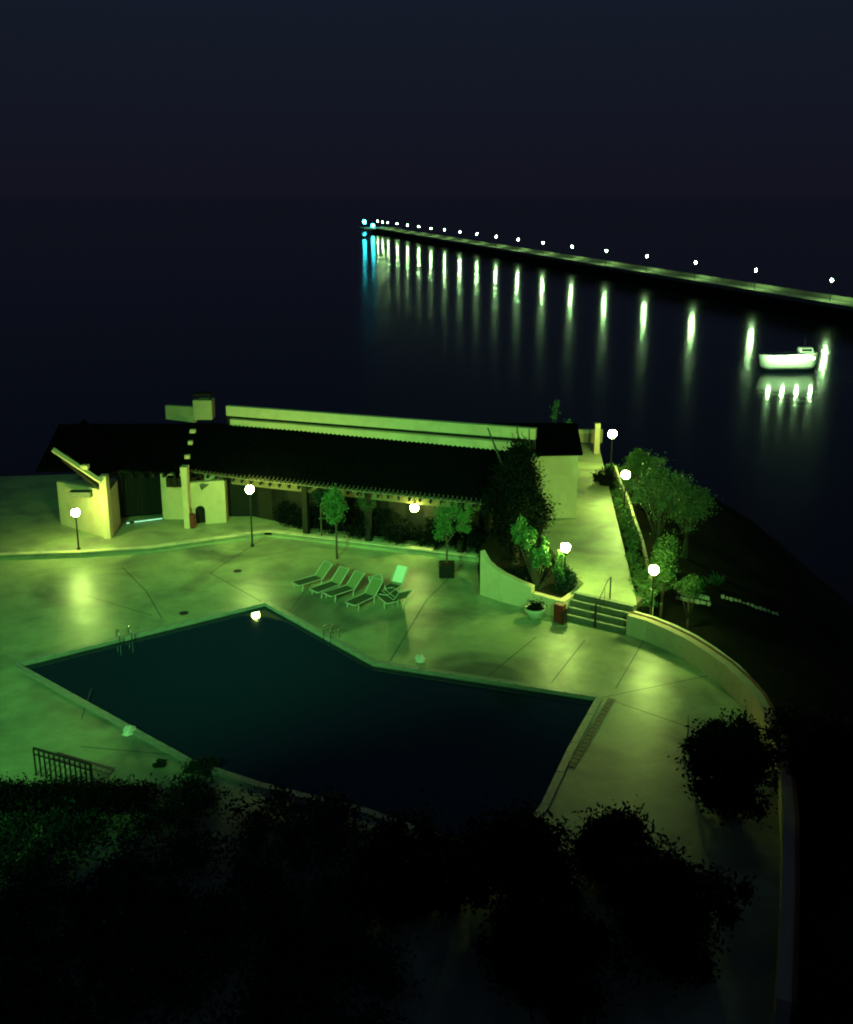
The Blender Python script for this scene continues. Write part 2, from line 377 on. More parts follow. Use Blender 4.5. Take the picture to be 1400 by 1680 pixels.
# kerb between planting strip and slope, right of the path
rk = thing('strip_kerb', 'thin pale kerb line curving beside the planted strip right of the path', 'kerb')
kl = [G(1068,985,.7),G(1064,950,.7),G(1052,895,.75),G(1040,860,.8),G(1028,822,.9),G(1016,795,.95),G(1008,770,.95)]
MB().wall([p[:2] for p in kl][::-1], .12, -1, [p[2]+.25 for p in kl][::-1]).build('kerb_stone', M['kerb'], rk)
sb = [(8.42,37.2)]+[(8.6,38.2),(10.8,59.3)]+[p[:2] for p in kl][::-1]
structure(MB().prism(sb, -1, .74).build('planting_strip', M['soil']))
cl = []
for i in range(130):
    t = random.random(); a = Vector((8.5,37.4)).lerp(Vector((10.8,58.5)), t); w = .75 if t < .8 else 1.0
    cl.append((a.x+random.uniform(.1,w), a.y, .8+random.uniform(0,.22), random.uniform(.12,.3)))
tag(leaves('ivy_ground_cover', M['leaf'], cl, 70, .06, smear=(1,1,.6)), 'low leafy ground cover in the strip between the path and its kerb', 'ground cover', kind='stuff')

# wall at the far end of the path
ew = thing('path_end_wall', 'low lit wall with a bright upright post at the far end of the path', 'wall')
MB().box((10.3,64.4,1.35),(2.6,.25,.9)).build('wall_face', M['plaster'], ew); a = D(979,737,61.5)
MB().box((a[0],61.5,1.9),(.34,.3,2.0)).build('post', M['white'], ew)

# ------------------------------------------------------------------ long portico building
bd = thing('portico_building', 'long low building with a black tiled roof, dark portico and pale stripe parapet behind', 'building')
EV = [(-12.75,49.9),(-9.4,48.35),(2.75,44.05),(3.35,43.85)]
EZ = 2.95
RG = [(-11.9,52.6),(-10.5,51.9),(4.6,46.9),(5.2,46.7)]
RZ = 4.82
# roof slope in front, corrugated by its tile rows
def lerp2(P, t):
    seg = [((P[i+1][0]-P[i][0])**2+(P[i+1][1]-P[i][1])**2)**.5 for i in range(len(P)-1)]; s = t*sum(seg)
    for i, l in enumerate(seg):
        if s <= l or i == len(seg)-1:
            k = s/l; return (P[i][0]+(P[i+1][0]-P[i][0])*k, P[i][1]+(P[i+1][1]-P[i][1])*k)
        s -= l
rows = 74; vs = []; fs = []; sub = 4; W_ = rows*sub
for i in range(W_+1):
    t = i/W_; e = lerp2(EV, t); r = lerp2(RG, t); h = .07*abs(math.sin(math.pi*i/sub))
    for k in range(7):
        q = k/6; vs.append((e[0]+(r[0]-e[0])*q, e[1]+(r[1]-e[1])*q, EZ+.1+(RZ-EZ)*q+h+ .025*((k%2))))
for i in range(W_):
    for k in range(6): fs.append((i*7+k, (i+1)*7+k, (i+1)*7+k+1, i*7+k+1))
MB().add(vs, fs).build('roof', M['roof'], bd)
MB().add([(*EV[0],EZ),(*EV[1],EZ),(*EV[2],EZ),(*EV[3],EZ),(*RG[3],RZ-.05),(*RG[2],RZ-.05),(*RG[1],RZ-.05),(*RG[0],RZ-.05)], [(0,1,6,7),(1,2,5,6),(2,3,4,5)]).build('ceiling', M['plaster'], bd)
te = None
for i in range(rows):
    e = lerp2(EV, (i+.5)/rows)
    if te is None:
        mb = MB(); N8 = 7
        vs = []; 
        for k in range(N8):
            a = math.pi*k/(N8-1)
            for rr in (.085,.06):
                for yy in (0,.3): vs.append((rr*math.cos(a), yy, rr*math.sin(a)))
        fs = []
        for k in range(N8-1):
            o = k*4; fs += [(o,o+4,o+5,o+1),(o+2,o+3,o+7,o+6),(o,o+2,o+6,o+4)]
        te = mb.add(vs, fs).build('eave_tile', M['tileend'], bd); o = te
    else: o = te.copy(); COL.objects.link(o)
    o.location = (e[0], e[1]-.06, EZ+.03); o.rotation_euler = (rad(33), 0, rad(-19))
# rafters under the eave
rf = None
for i in range(32):
    e = lerp2(EV, (i+.5)/32)
    if rf is None: rf = MB().box((0,.45,0),(.1,1.1,.14)).build('rafter', M['wood'], bd); o = rf
    else: o = rf.copy(); COL.objects.link(o)
    o.location = (e[0], e[1]+.03, EZ-.09); o.rotation_euler = (rad(33), 0, rad(-19))
# dark back wall and posts of the portico
bw = [(-10.85,50.6),(-9.5,50.6),(-7.6,49.5),(-4,48.0),(2.9,45.6)]
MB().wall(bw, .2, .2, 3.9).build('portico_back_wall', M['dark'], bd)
for i in range(7):
    e = lerp2(bw[1:], (i+.5)/7)
    MB().box((e[0],e[1]-.05,1.35),(.9,.06,2.1), rad(-19)).build('door', M['wood'], bd)
for t in (.02,.40,.60,.88):
    e = lerp2(EV, t); MB().box((e[0]+.1,e[1]+.5,1.5),(.28,.28,2.7), rad(-19)).build('portico_post', M['wood'], bd)
MB().wall([(EV[1][0]-.9,EV[1][1]+.95),(EV[1][0]+.1,EV[1][1]+.55),(EV[2][0]-.1,EV[2][1]+.6)], .2, 2.45, 3.3).build('lintel', mat('lintel_paint', (.17,.13,.07), .9, .2, 3), bd)
# pale two-band parapet behind the ridge
PB = [D(372,690,52.4)[:2], D(878,735,46.95)[:2]]
MB().wall(PB, .3, 5.40, 5.94).build('parapet_upper', M['white'], bd); MB().wall([(x,y+.06) for x,y in PB], .2, 4.4, 5.45).build('parapet_groove', M['wood'], bd)
pd = [(PB[0][0]+.25,PB[0][1]-.32),(PB[1][0]-.8,PB[1][1]-.22)]
MB().wall(pd, .34, 4.5, 5.27).build('parapet_lower', M['white'], bd)
# back roof and body
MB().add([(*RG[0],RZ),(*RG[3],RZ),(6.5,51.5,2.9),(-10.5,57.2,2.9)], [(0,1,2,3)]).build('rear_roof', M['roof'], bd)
MB().prism([(-12.4,51.2),(-8,51.0),(3.4,47.5),(7.3,48.6),(6.0,51.0),(-10.8,56.6)], -.3, 2.85).build('body', M['white'], bd)
# end gable wall on the path
MB().box((5.5,48.42,2.65),(4.06,.2,3.5)).build('end_wall', M['white'], bd)
e1_ = [D(800,738,48.0),D(945,742,48.0),D(946,706,51.0),D(845,700,51.0)]
MB().add([(2.6,47.7,4.42),(7.72,48.1,4.42),(7.9,51.5,5.2),(2.6,51.5,5.2),(2.6,47.7,4.3),(7.72,48.1,4.3),(7.9,51.5,4.3),(2.6,51.5,4.3)], [(0,1,2,3),(4,5,6,7),(0,1,5,4),(1,2,6,5),(2,3,7,6),(3,0,4,7)]).build('end_roof', M['roof'], bd)
# chimney, low wall and lit stepped blocks on the hip
ch_y = 52.6; a = D(318,689,ch_y); b = D(347,657,ch_y)
MB().box(((a[0]+b[0])/2, ch_y+.4, (a[2]+b[2])/2), (b[0]-a[0], .8, b[2]-a[2])).build('chimney', M['plaster'], bd, bevel=.02)
c = D(333,647,ch_y+.3); 
for sx in (-.36,.36): MB().box((c[0]+sx,ch_y+.3,b[2]+.13),(.1,.1,.26)).build('cap_leg', M['wood'], bd)
MB().box((c[0],ch_y+.4,b[2]+.3),(.95,.75,.1)).build('chimney_cap', M['wood'], bd)
a = D(271,689,53.4); b = D(319,668,53.0)
MB().wall([(a[0],53.6),(b[0],52.75)], .25, a[2], [b[2]-.03,b[2]+.05]).build('roof_wall', M['plaster'], bd)
for k,(x,y,w) in enumerate([(316,708,9),(312,727,7),(307,750,8)]):
    yy = [51.6,50.9,50.2][k]; p = D(x,y,yy); MB().box((p[0],yy+.12,p[2]),(w*yy/FOC,.24,.2)).build('ridge_block', M['white'], bd)

# ------------------------------------------------------------------ left wing with its walls
lw = thing('left_wing', 'whitewashed left wing with flared corner posts, dark rafters and a black doorway', 'building')
def vwall(px0,px1,by0,by1,ty,name,m,th=.25,z0=.24):
    a = G(px0,by0,z0); b = G(px1,by1,z0)
    t0 = D(px0,ty,a[1])[2]; t1 = D(px1,ty,b[1])[2]
    return MB().wall([a[:2],b[:2]], th, z0-.2, [t0,t1]).build(name, m, lw)
vwall(268,303,852,852,778,'wall_panel',M['white'])
wn_ = G(312,862,.24); wm = G(372,857,.24)
# wall with arched niche: piers, lintel pieces round the arch
def arch_wall(a, b, s, w, hs, top, name):
    A, B = Vector(a[:2]), Vector(b[:2]); L = (B-A).length; vs = []; fs = []
    u = (B-A)/L; q = Vector((-u.y,u.x)); c = L*s; r = w/2
    arc = [(c-r,0)]+[(c-r*math.cos(math.pi*k/10), hs+r*math.sin(math.pi*k/10)) for k in range(11)]+[(c+r,0)]
    out = [(0,0),(L,0),(L,top),(0,top)]
    loop = [(0,0)]+arc+[(L,0),(L,top),(0,top)]
    import mathutils.geometry as mg
    tr = mg.tessellate_polygon([[Vector((x,z,0)) for x,z in loop]])
    N = len(loop)
    for off in (0,.3):
        for x,z in loop: p = A+u*x+q*off; vs.append((p.x,p.y,.1+z))
    fs += [tuple(t) for t in tr]+[tuple(i+N for i in t) for t in tr]+[(i,(i+1)%N,(i+1)%N+N,i+N) for i in range(N)]
    MB().add(vs, fs).build(name, M['white'], lw)
    p = A+u*c+q*.29
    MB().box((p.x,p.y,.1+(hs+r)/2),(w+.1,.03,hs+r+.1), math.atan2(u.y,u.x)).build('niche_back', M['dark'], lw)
arch_wall(wn_, wm, .30, .5, .92, 2.45, 'niche_wall')
MB().wall([wm[:2],(wm[0]-.1,wm[1]+1.2)], .2, .1, 2.5).build('niche_return_wall', M['white'], lw)
def post(px0,px1,by,ty,flare,name='flared_post'):
    a = G(px0,by,.24); b = G(px1,by,.24); w = b[0]-a[0]; x = (a[0]+b[0])/2; y = a[1]; zt = D(px0,ty,y)[2]; w2 = w/2
    prof = [(w2,0),(w2,.6*zt),(w2*1.05,.72*zt),(w2*flare,zt-.15),(w2*flare,zt)]
    vs = []; fs = []
    for r, z in prof: vs += [(x-r,y,.1+z),(x+r*.98,y,.1+z),(x+r*.98,y+.5,.1+z),(x-r,y+.5,.1+z)]
    for i in range(len(prof)-1):
        for k in range(4): fs.append((i*4+k,i*4+(k+1)%4,(i+1)*4+(k+1)%4,(i+1)*4+k))
    n_ = len(prof)*4; fs.append((n_-4,n_-3,n_-2,n_-1)); MB().add(vs, fs).build(name, M['white'], lw)
post(303,312,867,770,1.25)
# near corner: end wall coming forward, flared
a = G(100,860,.24); b = G(172,882,.24); c = G(181,883,.24)
zt = D(172,800,b[1])[2]
MB().wall([a[:2],b[:2]], .3, .05, [zt-.3,zt-.1]).build('end_wall', M['white'], lw)
post(171,182,884,785,1.0)
d_ = G(197,858,.24)
MB().wall([(c[0]+.02,c[1]+.45),(d_[0]+.05,d_[1])], .25, .05, D(185,797,48.5)[2]).build('side_wall', M['plaster'], lw)
# black doorway: recessed gate of dark boards above a lit gap
g0 = G(196,856,.24); g1 = G(269,850,.24)
gd = Vector((g1[0]-g0[0],g1[1]-g0[1])); rzg = math.atan2(gd.y,gd.x); nb = 11
for k in range(nb):
    p = Vector(g0[:2])+gd*((k+.5)/nb)
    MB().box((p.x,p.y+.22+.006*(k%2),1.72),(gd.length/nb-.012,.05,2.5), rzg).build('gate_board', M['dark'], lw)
MB().box((Vector(g0[:2])+gd*.5).to_tuple()+(2.95,), (gd.length+1.4,.3,.25), rzg).build('lintel', M['wood'], lw)
# roofs of the wing: front slope, rake with a pale edge
ez = 2.95
p0 = D(60,790,49.6); p1 = D(303,771,49.7)
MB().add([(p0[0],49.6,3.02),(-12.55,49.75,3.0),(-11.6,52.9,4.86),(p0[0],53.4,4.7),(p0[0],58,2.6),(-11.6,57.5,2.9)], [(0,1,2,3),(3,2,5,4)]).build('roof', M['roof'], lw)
for k in range(9):
    x = -17.2+k*.56; MB().box((x,49.95,2.86),(.13,1.1,.2)).build('rafter', M['wood'], lw)
for x, w in ((279,5),(287,5),(297,4),(318,5)):
    p = D(x,790,49.7); MB().box((p[0],49.75,p[2]),(w*2*49/FOC,.5,.5)).build('rafter_bracket', M['wood'], lw)
a = D(330,799,49.3); b = D(364,783,50.0)
MB().tube([(a[0],49.25,a[2]),(b[0],50.1,b[2])], [.17,.14], 4).build('brace_board', M['board'], lw)
# near gable roof at the picture's left side
r0 = D(90,735,47.2); r1 = D(172,784,47.6)
MB().add([(r0[0],47.0,r0[2]),(r1[0]+.05,47.0,r1[2]),(r1[0]+.05,51.5,r1[2]+.2),(r0[0],51.5,r0[2]+.5)], [(0,1,2,3)]).build('gable_roof', M['roof'], lw)
MB().tube([(r0[0],46.95,r0[2]-.02),(r1[0]+.05,46.95,r1[2]-.02)], .13, 4).build('rake_board', M['white'], lw)
MB().tube([(r0[0]+.4,47.3,r0[2]-.5),(r1[0]-.1,47.3,r1[2]-.4)], .24, 4).build('rake_beam', M['wood'], lw)
a = D(134,812,47.3); MB().box((a[0]-.1,47.5,a[2]),(1.1,.5,.28)).build('beam_end', M['board'], lw)
a = D(142,764,47.2); MB().box((a[0],47.0,a[2]),(.35,.3,.2)).build('ridge_block', M['white'], lw)

# light under the gate, put in as a glowing bar; no lamp there
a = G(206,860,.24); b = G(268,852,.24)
sl = thing('floor_glow_strip', 'thin bright line of lit floor under the black gate, built as a glowing bar', 'light', ((a[0]+b[0])/2,(a[1]+b[1])/2,.24), math.atan2(b[1]-a[1],b[0]-a[0]))
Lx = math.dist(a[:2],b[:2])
MB().box((0,0,.05),(Lx,.1,.1)).build('housing', M['metal'], sl); MB().box((.2,-.07,.08),(Lx-.5,.035,.06)).build('tube', M['tube'], sl); MB().box((-Lx/2+.13,-.07,.07),(.16,.035,.06)).build('tube', M['tube'], sl)  # housing and tubes are made up to carry the glow

# red cabinet by the post, red cabinet by the garden wall
a = G(317,866,.24)
rc = thing('extinguisher_cabinet', 'small red fire cabinet standing behind the flared white post', 'cabinet', (a[0],a[1],.24))
MB().box((0,0,.42),(.27,.25,.7)).build('cabinet_body', M['red'], rc, bevel=.02); MB().box((0,-.135,.42),(.2,.012,.55)).build('door', M['red'], rc); MB().box((0,0,.06),(.2,.2,.12)).build('base', M['metal'], rc)
MB().tube([(0,0,.77),(-.05,0,1.1)], .03, 6).build('bracket', M['metal'], rc)
a = G(918,1018)
rc = thing('hose_cabinet', 'dark red hose cabinet standing against the low end of the garden wall', 'cabinet', (a[0]-.02,a[1]-.18,0), rad(-38))
MB().box((0,0,.42),(.42,.3,.78)).build('cabinet_body', M['red'], rc, bevel=.02); MB().box((0,-.16,.42),(.34,.015,.68)).build('door', M['red'], rc)
MB().tube([(.13,-.18,.36),(.13,-.18,.48)], .012, 5).build('handle', M['metal'], rc); MB().box((.24,0,.3),(.05,.3,.62)).build('side_plate', M['metal'], rc)
# bowl planter
a = G(877,1013)
bp = thing('bowl_planter', 'round pale bowl planter with dark soil in front of the garden wall', 'planter', (a[0],a[1]-.1,0))
MB().lathe([(.16,0),(.2,.02),(.33,.16),(.42,.36),(.45,.5),(.41,.5),(.38,.4),(.1,.38)], n=20).build('bowl', M['ceramic'], bp, smooth=True)
MB().lathe([(.4,.40),(.3,.45),(.05,.47)], n=14).build('soil', M['soil'], bp)
leaves('plant', M['darkleaf'], [(random.uniform(-.2,.2),random.uniform(-.2,.2),.54,.2) for _ in range(9)], 60, .05, bp)['kind'] = 'stuff'

# ------------------------------------------------------------------ lamps
def post_lamp(label, x, y, z0, zl, r=.21):
    t = thing('lamp_post', label, 'lamp', (x,y,z0), 0, 'globe lamps on posts')
    h = zl-z0
    MB().lathe([(.09,0),(.09,.1),(.045,.16),(.035,h-r-.08),(.03,h-r-.08)], n=10).build('pole', M['metal'], t)
    MB().lathe([(.04,h-r-.1),(.11,h-r-.04),(.10,h-r+.015)], n=12).build('collar', M['metal'], t)
    MB().sphere((0,0,h), r).build('globe', M['globe'], t, smooth=True)
    MB().lathe([(.06,h+r-.02),(.05,h+r+.02),(.01,h+r+.05)], n=8).build('cap', M['metal'], t)
p = D(1005,712,57.7); post_lamp('globe lamp post farthest up the seaside path, with a wide glow', p[0], p[1], .8, p[2], .25)
p = D(1027,779,49.5); post_lamp('globe lamp post halfway up the path in front of the olive tree', p[0], p[1], .5, p[2], .23)
p = D(1073,935,37.2); post_lamp('globe lamp post at the near end of the planted strip by the steps', p[0], p[1], -.2, p[2], .2)
p = D(928,898,39.5); post_lamp('globe lamp post in the planting bed behind the garden wall', p[0], p[1], .6, p[2], .2)
def wall_lamp(label, p, drop, r=.16, g='dimglobe'):
    t = thing('ceiling_lamp', label, 'lamp', p, 0, 'globe lamps under the eaves')
    MB().sphere((0,0,0), r).build('globe', M[g], t, smooth=True); MB().tube([(0,0,r-.02),(0,0,r+drop)], .02, 6).build('stem', M['metal'], t); MB().lathe([(.1,r-.03),(.06,r+.05),(.02,r+.06)], n=10).build('gallery', M['metal'], t)
p = D(410,803,45.9); post_lamp('globe lamp on a thin post in front of the left end of the portico', p[0], p[1], .24, p[2], .2)
wall_lamp('glowing globe lamp hanging under the eave left of the potted tree', D(680,833,45.75), .45, .2)
p = D(124,841,45.4); post_lamp('globe lamp post at the left edge in front of the left wing', p[0], p[1], .24, p[2], .2)

# floodlights on masts at the hotel, behind the viewpoint: they light the terrace
for i, (p, tgt, pw_, cone) in enumerate(FLOODS):
    t = thing('floodlight_mast', ['floodlight on a mast far left behind the viewpoint','floodlight on a mast behind the left of the viewpoint','floodlight on a mast behind the right of the viewpoint'][i], 'floodlight', (p[0],p[1],-.7))
    MB().tube([(0,0,0),(0,0,p[2]+.4)], [.16,.09], 10).build('mast', M['metal'], t)
    l = bpy.data.lights.new('flood', 'SPOT'); l.energy = pw_; l.color = GREEN; l.spot_size = rad(cone); l.spot_blend = 1.0; l.shadow_soft_size = .22
    o = bpy.data.objects.new('flood_beam', l); COL.objects.link(o); o.parent = t; o.location = (0,.45,p[2]+.7)
    d = Vector(tgt)-Vector(p); o.rotation_euler = d.to_track_quat('-Z','Y').to_euler()
    h = MB().box((0,0,.14),(.6,.42,.26), taper=.7).build('housing', M['metal'], t); h.location = o.location; h.rotation_euler = o.rotation_euler

# ------------------------------------------------------------------ pier with its lamps
B0 = Vector(G(1238,474,-11.8)); dn = Vector((-.2415,.9704,0)).normalized(); B0 += Vector((dn.y, -dn.x, 0))*3.2
dpt = lambda n_: B0+dn*((n_)*B0.y/8.5/dn.y)
nrm = Vector((-dn.y, dn.x, 0))
pr = thing('pier', 'long straight lit pier crossing the dark sea towards the left', 'pier')
def ribbon(w0,w1,z0,z1,name,m,a=-4,b=16.3):
    A, B = dpt(a), dpt(b)
    vs = []
    for P in (A,B):
        for w,z in ((w0,z0),(w1,z0),(w1,z1),(w0,z1)): q = P+nrm*w; vs.append((q.x,q.y,z))
    return MB().add(vs, [(0,1,2,3),(7,6,5,4),(0,4,5,1),(1,5,6,2),(2,6,7,3),(3,7,4,0)]).build(name, m, pr)
ribbon(-1.0,6,-13.0,-11.8,'pier_deck',M['pierc']); ribbon(-1.45,-1.05,-12.4,-10.7,'seaward_wall',M['pierc'])
ribbon(5.7,5.85,-10.85,-10.75,'railing',M['metal'])
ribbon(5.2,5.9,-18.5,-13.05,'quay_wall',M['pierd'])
A, B = dpt(15.2), dpt(17.0)
q = dpt(16.4); MB().box((q.x,q.y,-12.4),(34,34,1.15), rad(14)).build('pier_head', M['pierc'], pr)
words_ = ['first','second','third','fourth','fifth','sixth','seventh','eighth','ninth','tenth','eleventh','twelfth','thirteenth','fourteenth','fifteenth']
base = None
seq = [-2,-1]+list(range(0,15))+[15,15.6,16.2]
for n_ in seq:
    q = dpt(n_)+nrm*(3.2)
    if n_ < 0: lab = 'pier lamp standing on the nearest stretch of pier, %s before the boat' % ('one' if n_==-1 else 'two')
    elif n_ < 15: lab = 'small bright pier lamp, %s of the row counted from the near right end' % words_[int(n_)]
    elif n_ == 15: lab = 'pier lamp nearest the viewer of the tight cluster at the pier head'
    elif n_ < 16: lab = 'middle pier lamp of the tight cluster at the pier head'
    else: lab = 'farthest pier lamp of the tight cluster, beside the cyan light'
    if base is None:
        t = base = thing('pier_lamp', lab, 'lamp', (0,0,0), 0, 'lamps along the pier')
        MB().tube([(0,0,0),(0,0,5.2)], [.14,.09], 6).build('pole', M['metal'], t)
        MB().sphere((0,0,5.8), .30, 10, 1.35).build('globe', M['pglobe'], t, smooth=True)
    else: t = copy_tree(base)
    t['label'] = lab; t.location = (q.x,q.y,-11.8)
for (px,py,n_,lab,s) in ((612,370,16.4,'bright cyan light on the end of the pier',1.5),(598,364,18.3,'separate cyan beacon standing in the sea beyond the pier end',1.7)):
    yy = (dpt(n_)).y; p = D(px,py,yy); t = thing('beacon', lab, 'beacon', (p[0],p[1],-17))
    hz = p[2]+17
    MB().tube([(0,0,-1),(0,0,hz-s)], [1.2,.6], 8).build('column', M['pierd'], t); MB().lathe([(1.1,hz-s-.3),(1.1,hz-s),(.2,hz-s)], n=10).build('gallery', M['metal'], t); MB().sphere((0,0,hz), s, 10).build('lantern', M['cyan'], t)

# boat at the right
t = thing('motor_boat', 'brightly lit white motor boat moored on the dark sea near the pier', 'boat', (*G(1292,609,-17)[:2],-17), rad(2))
prof = []; vs = []; fs = []; N = 9
for i in range(N):
    s = i/(N-1); x = -6.2+s*12.4; w = 2.1*(1-(2*s-1)**4*.75)*(1 if s<.6 else 1-(s-.6)*1.3); zt_ = 3.5+.4*s**2; kx = x*(.78 if i in (0,N-1) else 1)
    vs += [(x,-w,zt_),(x*.93,-w*.85,1.2),(x*.80,0,-.5),(x*.93,w*.85,1.2),(x,w,zt_)]
for i in range(N-1):
    for k in range(4): fs.append((i*5+k,(i+1)*5+k,(i+1)*5+k+1,i*5+k+1))
fs += [(0,1,2,3,4), tuple((N-1)*5+k for k in (4,3,2,1,0))]
MB().add(vs, fs).build('hull', M['hull'], t, smooth=True)
MB().box((0,0,3.35),(10.4,2.9,.08)).build('deck', M['deckwood'], t); MB().box((3.2,0,4.1),(3.0,1.9,1.4), taper=.8).build('cabin', M['hull'], t, bevel=.08)
MB().box((3.2,-.92,4.3),(2.0,.03,.45)).build('window', M['dark'], t); MB().tube([(3,0,4.7),(3,0,7)], .05, 6).build('mast', M['metal'], t)
for x in (-5.0,-2.2,.6,3.4):
    MB().sphere((x,-3.7,3.2), .2, 8).build('added_hull_light', M['pglobe'], t); MB().tube([(x,-1.9,3.5),(x,-3.7,3.42)], .03, 5).build('added_light_arm', M['metal'], t)  # lamps and arms added off the hull to brighten its side

# ------------------------------------------------------------------ loungers, ladders and small things on the deck
def lounger(label):
    t = thing('sun_lounger', label, 'sun lounger', (0,0,0), 0, 'sun loungers by the pool')
    for s in (-1,1): MB().tube([(-.98,s*.3,.3),(.25,s*.3,.3)], .022, 6).build('side_rail', M['frame'], t)
    MB().tube([(-.98,-.3,.3),(-1.05,-.22,.3),(-1.05,.22,.3),(-.98,.3,.3)], .022, 6).build('foot_rail', M['frame'], t)
    for x in (-.8,.2):
        MB().tube([(x-.06,-.32,0),(x,-.3,.3)], .02, 6).build('leg', M['frame'], t); MB().tube([(x-.06,.32,0),(x,.3,.3)], .02, 6).build('leg', M['frame'], t)
    MB().tube([(.25,-.3,.3),(.8,-.3,.86),(.8,.3,.86),(.25,.3,.3)], .022, 6).build('back_frame', M['frame'], t)
    MB().add([(-.98,-.28,.315),(.25,-.28,.29),(.25,.28,.29),(-.98,.28,.315)], [(0,1,2,3)]).build('seat', M['fabric'], t)
    MB().add([(.25,-.28,.30),(.8,-.28,.87),(.8,.28,.87),(.25,.28,.30)], [(0,1,2,3)]).build('backrest', M['backfab'], t)
    return t
spots = [((516,959),41,'leftmost of the row of four, nearest the slim tree'),((544,969),47,'second from the left of the row of four'),((568,976),43,'third from the left of the row of four'),((601,989),52,'rightmost of the row of four')]
l0 = None
for (p, a, lab) in spots:
    if l0 is None: t = l0 = lounger('sun lounger '+lab)
    else: t = copy_tree(l0); t['label'] = 'sun lounger '+lab
    q = G(*p); t.location = q; t.rotation_euler = (0,0,rad(a))
for (p, a, lab) in [((628,985),118,'sun lounger turned away behind the row, left of the white cushion one'),((652,990),-62,'sun lounger nearest the pool deck right end of the cluster')]:
    t = copy_tree(l0); t['label'] = lab; t.location = G(*p); t.rotation_euler = (0,0,rad(a))
t = copy_tree(l0); t['label'] = 'sun lounger with a bright white towel over its raised backrest'; t.location = G(645,972); t.rotation_euler = (0,0,rad(62))
tw = tag(MB().box((0,0,0),(.52,.05,.8)).build('towel', M['cushion'], bevel=.02), 'bright white towel hung over the raised backrest of a lounger', 'towel')
q = t.location; c_, s_ = math.cos(rad(62)), math.sin(rad(62)); tw.location = (q[0]+.62*c_, q[1]+.62*s_-.02, .66); tw.rotation_euler = (rad(-42), 0, rad(62-90))

def ladder(label, p, ang):
    t = thing('pool_ladder', label, 'pool ladder', p, rad(ang)); t.scale = (.85,.75,.62)
    for s in (-.28,.28):
        MB().tube([(s,.45,0),(s,.45,.55),(s,.35,.72),(s,.15,.78),(s,-.05,.7),(s,-.12,.5),(s,-.12,-.9)], .024, 8).build('handrail', M['steel'], t)
        MB().lathe([(.06,0),(.06,.02),(.03,.03)], (s,.45,.01), 10).build('flange', M['steel'], t)
    for z in (-.25,-.5,-.75): MB().box((0,-.12,z),(.56,.08,.03)).build('step', M['steel'], t)
ladder('steel pool ladder on the long left pool edge', G(206,1050), 34)
ladder('steel pool ladder on the edge below the sun loungers', G(540,1046), 180+131)
for (p,lab) in [((690,1083),'crumpled pale towel left on the deck by the middle pool edge'),((212,1201),'small pale towel left on the deck at the lower left')]:
    q = G(*p); vs = []; fs = []; n_ = 9
    for j in range(n_):
        for i in range(n_):
            x = (i/(n_-1)-.5); y = (j/(n_-1)-.5); e = max(abs(x),abs(y))*2
            vs.append((x*.38*(1+.2*math.sin(7*y)), y*.5*(1+.2*math.cos(6*x)), .02+.16*(1-e**2)*(1+.6*math.sin(9*x+5*y)*math.cos(8*y))))
    for j in range(n_-1):
        for i in range(n_-1): fs.append((j*n_+i,j*n_+i+1,(j+1)*n_+i+1,(j+1)*n_+i))
    o = tag(MB().add(vs, fs).build('towel', M['cushion'], smooth=True), lab, 'towel'); o.location = q
for (p,lab) in [((390,937),'small round drain cover in the lit deck left of the pool corner'),((302,1006),'small round drain cover near the joint above the long pool edge')]:
    q = G(*p); t = thing('drain_cover', lab, 'drain cover', (q[0],q[1],.004))
    MB().lathe([(.2,0),(.2,.012),(.17,.012)], n=18).build('ring', M['metal'], t); MB().box((0,0,.014),(.28,.03,.01)).build('bar', M['metal'], t); MB().box((0,.08,.014),(.24,.03,.01)).build('bar', M['metal'], t); MB().box((0,-.08,.014),(.24,.03,.01)).build('bar', M['metal'], t)

# ------------------------------------------------------------------ trees and plants
b = G(553,917); tree('slim_tree', 'slim upright leafy tree with a bare trunk rising behind the sun loungers', b, 1.6, 2.65, .48, .95, 26, .18,.32, 170, .06, M['leafy'], M['bark'], .05)
b = G(733,945)
pt = thing('potted_tree', 'tree with ragged crown in a square black planter on the deck', 'tree', b)
MB().box((0,0,.32),(.68,.68,.62), 0, 1.08)  .build('planter', M['dark'], pt, bevel=.03); MB().box((0,0,.64),(.6,.6,.03)).build('soil', M['soil'], pt)
MB().tube([(0,0,.6),(.02,0,1.4),(-.03,0,2.0),(-.2,0,2.9)], [.05,.045,.04,.01], 7).add(*(lambda m: (m.v, m.f))(MB().tube([(0,0,1.6),(.4,0,2.2),(.85,0,2.7)], [.03,.02,.01], 5))).add(*(lambda m: (m.v, m.f))(MB().tube([(0,0,1.7),(-.3,.1,2.1),(-.45,.1,2.8)], [.03,.02,.01], 5))).build('trunk', M['bark'], pt)
leaves('crown', M['leafy'], [(-.35,0,3.05,.3),(-.1,0,2.9,.3),(.1,.1,3.2,.3),(-.3,0,2.6,.28),(-.3,-.1,2.25,.22),(-.35,0,1.95,.18),(0,0,2.5,.25),(.1,0,2.2,.2),(.55,0,3.0,.3),(.8,0,2.75,.25),(1.0,0,3.1,.2),(.6,0,2.35,.2),(.9,0,2.3,.15),(.35,0,3.25,.2)], 210, .055, pt)
# dark tall tree in the bed
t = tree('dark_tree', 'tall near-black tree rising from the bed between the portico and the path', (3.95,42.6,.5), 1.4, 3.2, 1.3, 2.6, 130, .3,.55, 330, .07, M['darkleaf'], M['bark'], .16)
for px, py, nm in ((800,712,0),(848,708,1),(868,714,2)):
    p = D(px,py,43.5); MB().tube([(0,0,3.2),((p[0]-3.95)*.6+.25,.3,4.4),(p[0]-3.95,.9,p[2]-.5+.3)], [.08,.06,.03], 6).build('branch', M['bark'], t)
